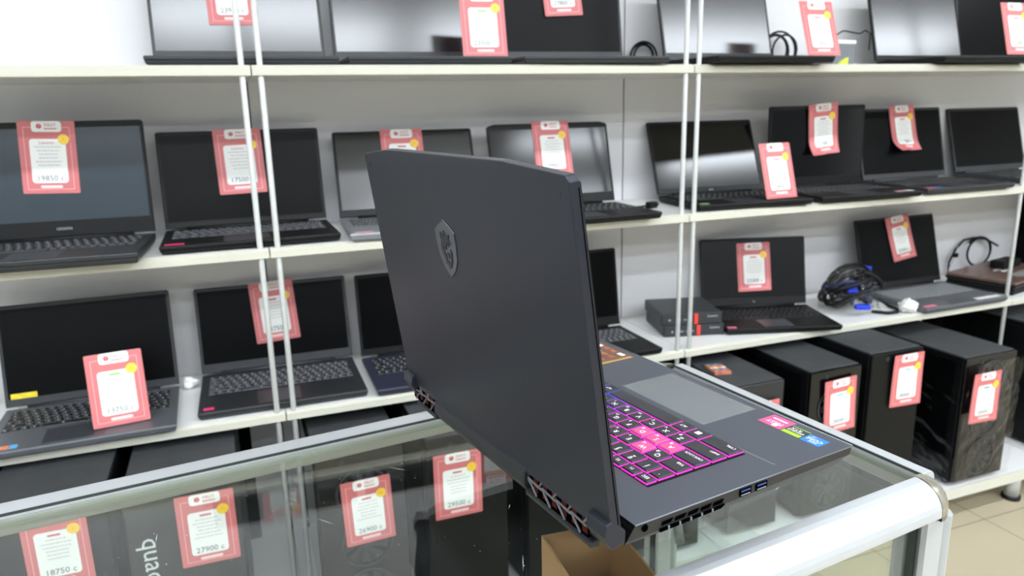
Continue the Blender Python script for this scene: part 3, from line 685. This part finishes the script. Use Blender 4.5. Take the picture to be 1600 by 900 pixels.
MB().box((S1 - .026, T0 + .045, .16), (S1 - .022, T1 - .045, ZR - .032)).build('side_glass', M_GLASS, ct)
MB().box((S0 + .05, T0 + .022, .16), (S1 - .046, T0 + .026, ZR - .032)).build('front_glass', M_GLASS, ct)
for tt in (T0 + .006, T1 - .036):
    MB().box((S0 + .05, tt, .10), (S1 - .045, tt + .030, .15)).build('lower_rail', M_ALU, ct, bevel=.002)
MB().box((S1 - .036, T0 + .045, .10), (S1 - .006, T1 - .045, .15)).build('lower_rail', M_ALU, ct, bevel=.002)
# glass shelf inside with its bracket
ZS = .800
MB().box((-.05, TI0 + .03, ZS - .006), (S1 - .08, .60, ZS)).build('glass_shelf', M_GLASS, ct)
MB().tube([(S1 - .030, T1 - .047, .70), (S1 - .030, T1 - .062, .695), (S1 - .030, T1 - .070, .665)], .007).build('lever', mat('lever_grey', (110, 114, 114), .4), ct, smooth=True)
# scratches and dust on the glass
rr = random.Random(21); mb = MB()
for i in range(260):
    x, y = rr.uniform(-.35, .62), rr.uniform(.42, .76); l = rr.uniform(.0004, .0010); a = rr.uniform(0, PI)
    if i % 14 == 0: l = rr.uniform(.004, .012)
    wd = rr.uniform(.0002, .0005); dx, dy = math.cos(a) * l, math.sin(a) * l; nx, ny = -math.sin(a) * wd, math.cos(a) * wd
    mb.poly([(x - dx, y - dy, ZG + .00025), (x + nx, y + ny, ZG + .00025), (x + dx, y + dy, ZG + .00025), (x - nx, y - ny, ZG + .00025)])
ds = mb.build('dust_and_scratches', mat('dust', (200, 205, 200), .7), ct); ds['kind'] = 'stuff'

# cardboard tray inside the counter, under the glass
cx = thing('cardboard_box', 'open brown cardboard box under the counter glass below the laptop hinge', 'box', (.2705, .511, ZS + .0005), R(-3.5))
M_CARD = mat('cardboard', (172, 132, 92), .75, var=.08, scale=40)
bw, bdp, bh, tk = .0725, .120, .100, .002
w_ = MB(); w_.box((-bw / 2, -bdp / 2, 0), (bw / 2, bdp / 2, tk))
w_.box((-bw / 2, -bdp / 2, tk), (bw / 2, -bdp / 2 + tk, bh)); w_.box((-bw / 2, bdp / 2 - tk, tk), (bw / 2, bdp / 2, bh))
w_.box((-bw / 2, -bdp / 2 + tk, tk), (-bw / 2 + tk, bdp / 2 - tk, bh)); w_.box((bw / 2 - tk, -bdp / 2 + tk, tk), (bw / 2, bdp / 2 - tk, bh)); w_.build('box_body', M_CARD, cx)
# flat carton that carries the laptop on the glass
LO = Vector((.46324, .43395)); LA = R(98.99); lu = Vector((math.cos(LA), math.sin(LA))); lv = Vector((-math.sin(LA), math.cos(LA)))
ZB = .985
pc = LO + lu * .215 + lv * .105
sp = thing('laptop_riser', 'low black box on the glass lifting the open laptop', 'box', (pc.x, pc.y, ZG + .0003), LA)
MB().box((-.10, -.055, 0), (.085, .055, ZB - ZG - .0008)).build('box_body', M_BLK, sp, bevel=.002)

# ------------------------------------------------------------------ the open gaming laptop
M_DECK = mat('deck_slate', (68, 72, 80), .40, metal=.25, var=.03, scale=400, rvar=.03)
M_LID = mat('lid_charcoal', (42, 44, 52), .36, metal=.45, var=.03, scale=300, rvar=.03, spec=.35)
M_SIDE = mat('laptop_side', (30, 31, 34), .45, var=.05, spec=.35)
M_EDGEL = mat('deck_chamfer', (120, 124, 130), .3, metal=.5)
W = .359
ml = thing('gaming_laptop', 'large charcoal gaming laptop with shield emblem and glowing magenta keyboard on the counter', 'laptop', (LO.x, LO.y, ZB), LA)
out = [(0.002, 0), (W - .002, 0), (W, .002), (W, .231), (W - .0225, .231), (W - .0225, .2505), (.0225, .2505), (.0225, .231), (0, .231), (0, .002)]
b = MB(); n = len(out)
low = [(.002, .001), (W - .002, .001), (W - .001, .002), (W - .001, .238), (W - .0225, .238), (W - .0225, .2505), (.0225, .2505), (.0225, .238), (.001, .238), (.001, .002)]
bot = [(.012, .010), (W - .012, .010), (W - .012, .012), (W - .012, .230), (W - .026, .232), (W - .026, .244), (.026, .244), (.026, .232), (.012, .230), (.012, .012)]
zt = lambda p: .0175 - .004 * p[1] / .238
vs = [(p[0], p[1], .0250) for p in out] + [(p[0], p[1], zt(p)) for p in low] + [(p[0], p[1], .003) for p in bot]
fs = [tuple(range(n))] + [(i, (i + 1) % n, (i + 1) % n + n, i + n) for i in range(n)] + [(i + n, (i + 1) % n + n, (i + 1) % n + 2 * n, i + 2 * n) for i in range(n)] + [tuple(range(3 * n - 1, 2 * n - 1, -1))]
b.add(vs, fs); bo = b.build('base', [M_DECK, M_SIDE, M_BLKG], ml)
for p in bo.data.polygons:
    if p.normal.z < .9: p.material_index = 1
    if p.normal.y > .5 and (p.center.x < .0226 or p.center.x > W - .0226) and p.center.z > .008: p.material_index = 2
e = MB()
for (a_, b2) in (((.0, .001), (.0, .231)), ((.001, 0), (W - .001, 0))):
    e.tube([(a_[0], a_[1], .0249), (b2[0], b2[1], .0249)], .0005, 6)
e.build('chamfer_line', M_EDGEL, bo, smooth=True)
for fx in (.03, W - .05):
    for fy in (.02, .215): MB().box((fx, fy, 0), (fx + .03, fy + .010, .0045)).build('rubber_foot', M_BLK, ml, bevel=.001)
# notch where the lid's left tab sits: black hinge block
MB().box((.0228, .232, .0140), (.030, .2508, .0252)).build('hinge_cover', M_BLKG, ml, bevel=.001)
MB().box((W - .030, .232, .0140), (W - .0228, .2508, .0252)).build('hinge_cover', M_BLKG, ml, bevel=.001)
M_HOLE = mat('vent_black', (3, 3, 4), .8, spec=0.0)
# left side: USB ports, vents, jack (x = 0 face)
for v0 in (.119, .102):
    u_ = MB().box((-.0003, v0, .0170), (.0004, v0 + .0122, .0226)).build('usb_port', M_HOLE, ml)
    MB().box((-.0006, v0 + .0014, .0204), (-.0002, v0 + .0108, .0218)).build('blue_tongue', mat('usb_blue', (28, 52, 120), .4), u_)
    MB().box((-.0006, v0 + .0014, .0176), (-.0002, v0 + .0108, .0183)).build('metal_lip', M_SIL, u_)
for i in range(5):
    v0 = .1475 + i * .0123
    MB().prism([(v0, .0205), (v0 + .0095, .0200), (v0 + .0108, .0176), (v0 + .0022, .0178)], 'x', -.0003, .0004).build('side_vent', M_HOLE, ml)
lv_ = MB().prism([(.150, .0135), (.2085, .0126), (.2085, .0150), (.146, .0158)], 'x', -.0003, .0022).build('lower_vent', M_HOLE, ml)
for i in range(5): MB().box((-.0005, .158 + i * .0105, .0130), (.0006, .1595 + i * .0105, .0157)).build('vent_rib', M_EDGEL, lv_)
MB().cyl((-.0004, .2225, .0205), (.0006, .2225, .0205), .0027, 20).build('power_jack', M_HOLE, ml)
# rear: exhaust grilles (y = .2505 face)
M_FIN = mat('copper_fins', (112, 38, 26), .4, metal=.6, var=.8, scale=600)
M_RIB = mat('grille_rib', (84, 85, 88), .4)
def grille(u0, u1, nn):
    d = 1 if u1 > u0 else -1
    g = MB().prism([(u0, .0235), (u1, .0225), (u1 + d * .003, .0170), (u1, .0075), (u0 + d * .006, .0065), (u0 + d * .001, .0160)], 'y', .2502, .2509).build('exhaust_vent', M_HOLE, ml)
    f = MB(); k = int(abs(u1 - u0) / .0011)
    for i in range(k):
        x = u0 + (u1 - u0) * (i + .5) / k
        if (i // 6) % 2: f.box((x - .0002, .2507, .010), (x + .0002, .2511, .0215))
    f.build('fins', M_FIN, g)
    rb = MB(); st = (u1 - u0) / nn
    for i in range(nn):
        xa = u0 + i * st; xb = xa + st
        rb.tube([(xa, .2518, .0185), (xb, .2518, .0168)], .0009, 6)
        rb.tube([(xa + st * .05, .2520, .0185), (xa + st * .62, .2520, .0080)], .0009, 6)
        rb.tube([(xb, .2518, .0228), (xb - st * .22, .2518, .0172)], .0009, 6)
    rb.build('grille_ribs', M_RIB, g)
rb_ = MB(); rb_.prism([(.2495, .0245), (.2535, .0225), (.2545, .0120), (.2500, .0040), (.2440, .0030), (.2440, .0245)], 'x', .112, .2875); rb_.build('rear_bridge', M_SIDE, ml, bevel=.0012)
for (a_, c_) in ((.0226, .112), (.2875, W - .0226)):
    MB().prism([(.2505, .0070), (.2530, .0060), (.2520, .0020), (.2440, .0010), (.2440, .0070)], 'x', a_, c_).build('rear_lip', M_SIDE, ml, bevel=.0008)
grille(.108, .028, 4); grille(.290, .346, 3)
# touchpad, front ledge, speaker line
MB().box((.098, .0085, .0249), (.2135, .0745, .02512)).build('touchpad', mat('touchpad_glass', (108, 112, 114), .25, metal=.3, var=.02), ml)
MB().box((.0975, .008, .0249), (.214, .075, .02505)).build('touchpad_rim', M_EDGEL, ml)
MB().box((.127, .0865, .0249), (.191, .0884, .0256)).build('front_ledge', mat('lilac_metal', (178, 150, 180), .25, metal=.5), ml, bevel=.0003)  # lilac metal ledge below the space bar
MB().poly([(.010, .0805, .02515), (.012, .0820, .02515), (.094, .0865, .02515), (.094, .0845, .02515)]).build('palm_rest_crease', M_EDGEL, ml)
# keyboard tray with backlight, keys
MB().box((.0365, .0865, .0246), (.3225, .1895, .02515)).build('keyboard_tray', mat('tray', (8, 8, 9), .7, spec=.15), ml)
M_GLOW = keyglow_mat()
M_CAP = mat('keycap_slate', (38, 38, 43), .42, var=.04)
M_CAPW = mat('keycap_pink_clear', (188, 72, 122), .35, emis=(255, 60, 170), es=.03, var=.12, scale=160)
M_LIT = mat('lit_legend', (250, 235, 250), .4, emis=(255, 225, 250), es=.6)
rows_ = [
 (.0945, .0165, [('CTRL', .036), ('\u2756', .018), ('ALT', .018), ('', .091), ('ALT', .018), ('FN', .018), ('\u2261', .018), ('CTRL', .024), ('<', .018), ('v', .018), ('>', .018)]),
 (.1130, .0162, [('SHIFT', .0375), ('Z', 0), ('X', 0), ('C', 0), ('V', 0), ('B', 0), ('N', 0), ('M', 0), (',', 0), ('.', 0), ('/', 0), ('SHIFT', .044), ('^', .018)]),
 (.1313, .0162, [('CAPS LOCK', .029), ('A', 0), ('S', 0), ('D', 0), ('F', 0), ('G', 0), ('H', 0), ('J', 0), ('K', 0), ('L', 0), (';', 0), ("'", 0), ('ENTER', .055)]),
 (.1500, .0164, [('TAB', .024), ('Q', 0), ('W', 0), ('E', 0), ('R', 0), ('T', 0), ('Y', 0), ('U', 0), ('I', 0), ('O', 0), ('P', 0), ('[', 0), (']', 0), ('\\', .041)]),
 (.1685, .0164, [('`', .0142), ('1', 0), ('2', 0), ('3', 0), ('4', 0), ('5', 0), ('6', 0), ('7', 0), ('8', 0), ('9', 0), ('0', 0), ('-', 0), ('=', 0), ('BACK', .050)]),
 (.1835, .0100, [('ESC', .0165)] + [('F%d' % i, .0172) for i in range(1, 13)] + [('PRT', .0172), ('DEL', .0172), ('PGU', .0172)]),
]
CYR = dict(Q='\u0419', W='\u0426', E='\u0423', R='\u041a', T='\u0415', Y='\u041d', U='\u0413', I='\u0428', A='\u0424', S='\u042b', D='\u0412', F='\u0410', G='\u041f', H='\u0420', J='\u041e', K='\u041b', L='\u0414', Z='\u042f', X='\u0427', C='\u0421', V='\u041c', B='\u0418', N='\u0422', M='\u042c')
SYM = {'1': '!', '2': '@', '3': '#', '4': '$', '5': '%', '6': '^', '7': '&', '8': '*', '9': '(', '0': ')'}
DZK = .0251
M_SKIRT = M_GLOW
for (vc, kh, ks) in rows_:
    x = .038
    for (nm, wd) in ks:
        wd = wd or .0183
        if x + wd > .3225: wd = .322 - x
        if wd < .006: break
        xa, xb = x + .0011, x + wd - .0011; ya, yb = vc - kh / 2, vc + kh / 2
        k = MB(); k.frust((xa, ya, xb, yb), (xa + .0006, ya + .0006, xb - .0006, yb - .0006), 0, 0, DZK + .00135, DZK + .0027)
        ko = k.build('key', M_CAPW if nm in ('W', 'A', 'S', 'D') else M_CAP, ml, bevel=.0003, seg=1)
        # light leaking from under the cap
        MB().frust((xa + .0001, ya + .0001, xb - .0001, yb - .0001), (xa + .0001, ya + .0001, xb - .0001, yb - .0001), 0, 0, DZK + .0001, DZK + .0014).build('under_glow', M_GLOW, ko)
        zt_ = DZK + .00278
        if nm:
            big = len(nm) == 1
            tx = xa + (xb - xa) * (.40 if big else .5); ty = ya + (yb - ya) * (.60 if big else .5)
            if nm == '\u2756':
                lw = MB()
                for i in (0, 1):
                    for j in (0, 1): lw.box(((xa + xb) / 2 - .0026 + i * .0027, vc - .0026 + j * .0027, zt_), ((xa + xb) / 2 - .0002 + i * .0027, vc - .0002 + j * .0027, zt_ + .0001))
                lw.build('legend', M_LIT, ko)
            else:
                if nm in ('CTRL', 'SHIFT', 'CAPS LOCK', 'TAB'): tx = xa + .0085 if nm != 'CAPS LOCK' else (xa + xb) / 2; ty = ya + .005
                text(nm, .0072 if big else (.0038 if len(nm) > 4 else .0042), M_LIT, ko, (tx, ty, zt_), name='legend')
            if nm in CYR: text(CYR[nm], .0042, M_LIT, ko, (xb - .0042, ya + .0040, zt_), name='legend')
            if nm in SYM: text(SYM[nm], .0034, M_LIT, ko, (tx, yb - .0026, zt_), name='legend')
        x += wd
# stickers on the palm rest
def sticker(x0, y0, x1, y1, m, lines, name='sticker', label=None):
    s = MB().box((x0, y0, .0250), (x1, y1, .0252)).build(name, m, ml, bevel=0)
    if label: s['label'] = label
    for (tx, sz, fx, fy, mm) in lines: text(tx, sz, mm, s, (x0 + (x1 - x0) * fx, y0 + (y1 - y0) * fy, .02528), name='lettering')
    return s
M_W = mat('sticker_white', (245, 245, 245), .4)
s = sticker(.0545, .0035, .0790, .0255, mat('sticker_pink', (222, 70, 120), .4, var=.3, scale=120), [('FIRST', .0072, .5, .62, M_W)], label='pink store sticker')
MB().box((.059, .0088, .0252), (.0745, .0108, .02528)).build('white_bar', M_W, s)
MB().cyl((.0635, .0215, .0252), (.0635, .0215, .02528), .0028, 16).build('mark', M_W, s)
s = sticker(.0342, .0095, .0528, .0262, mat('sticker_black', (34, 38, 36), .35), [('GEFORCE', .0040, .5, .50, M_W), ('RTX', .0058, .62, .26, M_W)], label='black and green graphics sticker')
MB().box((.0342, .0212, .02521), (.0528, .0262, .02530)).build('green_band', mat('sticker_green', (150, 215, 30), .35), s)
MB().box((.0342, .0095, .02521), (.0528, .0101, .02530)).build('green_line', mat('sticker_green', (150, 215, 30), .35), s)
sticker(.0140, .0112, .0328, .0265, mat('sticker_blue', (24, 110, 225), .35, var=.15, scale=60), [('intel', .0046, .42, .78, M_W), ('CORE', .0060, .5, .46, M_W), ('i7', .0040, .72, .16, M_W)], label='blue processor sticker')
s = sticker(.2760, .0080, .3480, .0550, mat('sticker_brown', (96, 66, 48), .35, var=.3, scale=90), [], label='brown and gold feature sticker')
gm = mat('sticker_gold', (206, 176, 110), .3, metal=.5); om = mat('sticker_orange', (150, 84, 60), .4)
MB().box((.2775, .0100, .02521), (.2800, .0530, .0253)).box((.2812, .0100, .02521), (.2822, .0530, .0253)).build('gold_band', gm, s)
for i in range(4):
    for j in range(3): MB().box((.288 + i * .014, .012 + j * .014, .02521), (.298 + i * .014, .0175 + j * .014, .0253)).build('printed_patch', (M_W, om, om)[(i + j) % 3], s)
# lid: x along the hinge, y up, z towards the viewer behind (outer face)
VH = .2513; AL = R(7.94)
LMx = Matrix.Translation((0, VH, .0250)) @ Matrix.Rotation(-AL, 4, 'X') @ Matrix.Rotation(PI / 2, 4, 'X')   # z of this frame points to the user (front); outer face at z=0
o_ = [(0, 0), (W, 0), (W, .2405), (W - .0025, .2430), (.300, .2485), (.285, .2490), (.080, .2490), (.072, .2484), (.0035, .2440), (0, .2405)]
ld = MB().prism(o_, 'z', 0, .0078).build('lid', M_LID, ml, bevel=.0008); ld.matrix_local = LMx
MB().box((.008, .018, .0078), (W - .008, .236, .0080)).build('screen', M_SCR, ld)
bz = MB()
for (xa, ya, xb, yb) in ((.001, .002, .008, .239), (W - .008, .002, W - .001, .239), (.008, .002, W - .008, .018), (.008, .236, W - .008, .2415)): bz.box((xa, ya, .0078), (xb, yb, .0090))
bz.build('bezel', M_BLK, ld)
MB().box((-.0004, .004, .0060), (0, .236, .0066)).build('side_seam', M_HOLE, ld)
# hinge tabs of the lid
for (u0, u1) in ((-.001, .0215), (W - .0215, W + .001)):
    MB().prism([(.2515, .0130), (.2405, .0155), (.2400, .0246), (.2450, .0300), (.2520, .0345), (.2562, .0330), (.2575, .0240)], 'x', u0, u1).build('hinge_tab', M_LID, ml, bevel=.0008)
# low centre skirt of the lid between the tabs
MB().prism([(.2438, .0262), (.2512, .0262), (.2516, .0222), (.2490, .0215)], 'x', .0216, W - .0216).build('lid_skirt', M_LID, ml)
# shield emblem on the outer face (mirrored: the outer face looks to -z of the lid frame)
def emb(pts, z, th_, name, m, par, bv=0):
    return MB().prism(pts, 'z', z - th_, z, 0).build(name, m, par, bevel=bv)
M_EM = mat('emblem_grey', (88, 91, 96), .28, metal=.7); M_EMD = mat('emblem_dark', (30, 31, 34), .35, metal=.4)
SX = .1925
sh_ = [(SX, .1945), (SX - .010, .1905), (SX - .0185, .1855), (SX - .0185, .176), (SX - .0165, .163), (SX - .010, .153), (SX, .1460), (SX + .010, .153), (SX + .0165, .163), (SX + .0185, .176), (SX + .0185, .1855), (SX + .010, .1905)]
em = emb(sh_, -.0001, .0007, 'emblem', M_EM, ld, .0002)
dr = [ # dragon: crest and head, neck curl, claw and tail
 [(8, 184.5), (4, 183), (1, 186.5), (-3, 183), (-9, 184), (-7, 180), (-10, 176), (-5, 177), (-6, 173.5), (-1, 175), (0, 170), (4, 172), (7, 177), (9, 179)],
 [(8, 178), (10, 172), (9, 166), (5, 161), (6, 158), (2, 157), (-1, 153.5), (-5, 156), (-8, 161), (-10, 168), (-8, 172), (-6, 169), (-6, 163), (-3, 159), (1, 161), (3, 165), (5, 170), (5, 175)],
 [(-1, 168), (2, 166), (1, 163), (-3, 163), (-4, 166)]]
for q in dr:
    MB().prism([(SX + a * .001, c * .001) for a, c in q], 'z', -.0013, -.00075).build('dragon_relief', M_EMD, em)
MB().tube([(SX, .1955, -.0006), (SX - .010, .1915, -.0006), (SX - .0192, .1862, -.0006)], .0003, 6).build('emblem_rim', M_SIL, em)
for sx_ in (.012, W - .012): MB().cyl((sx_, .232, -.0002), (sx_, .232, .0002), .0022, 16).build('lid_screw', M_SIDE, ld)
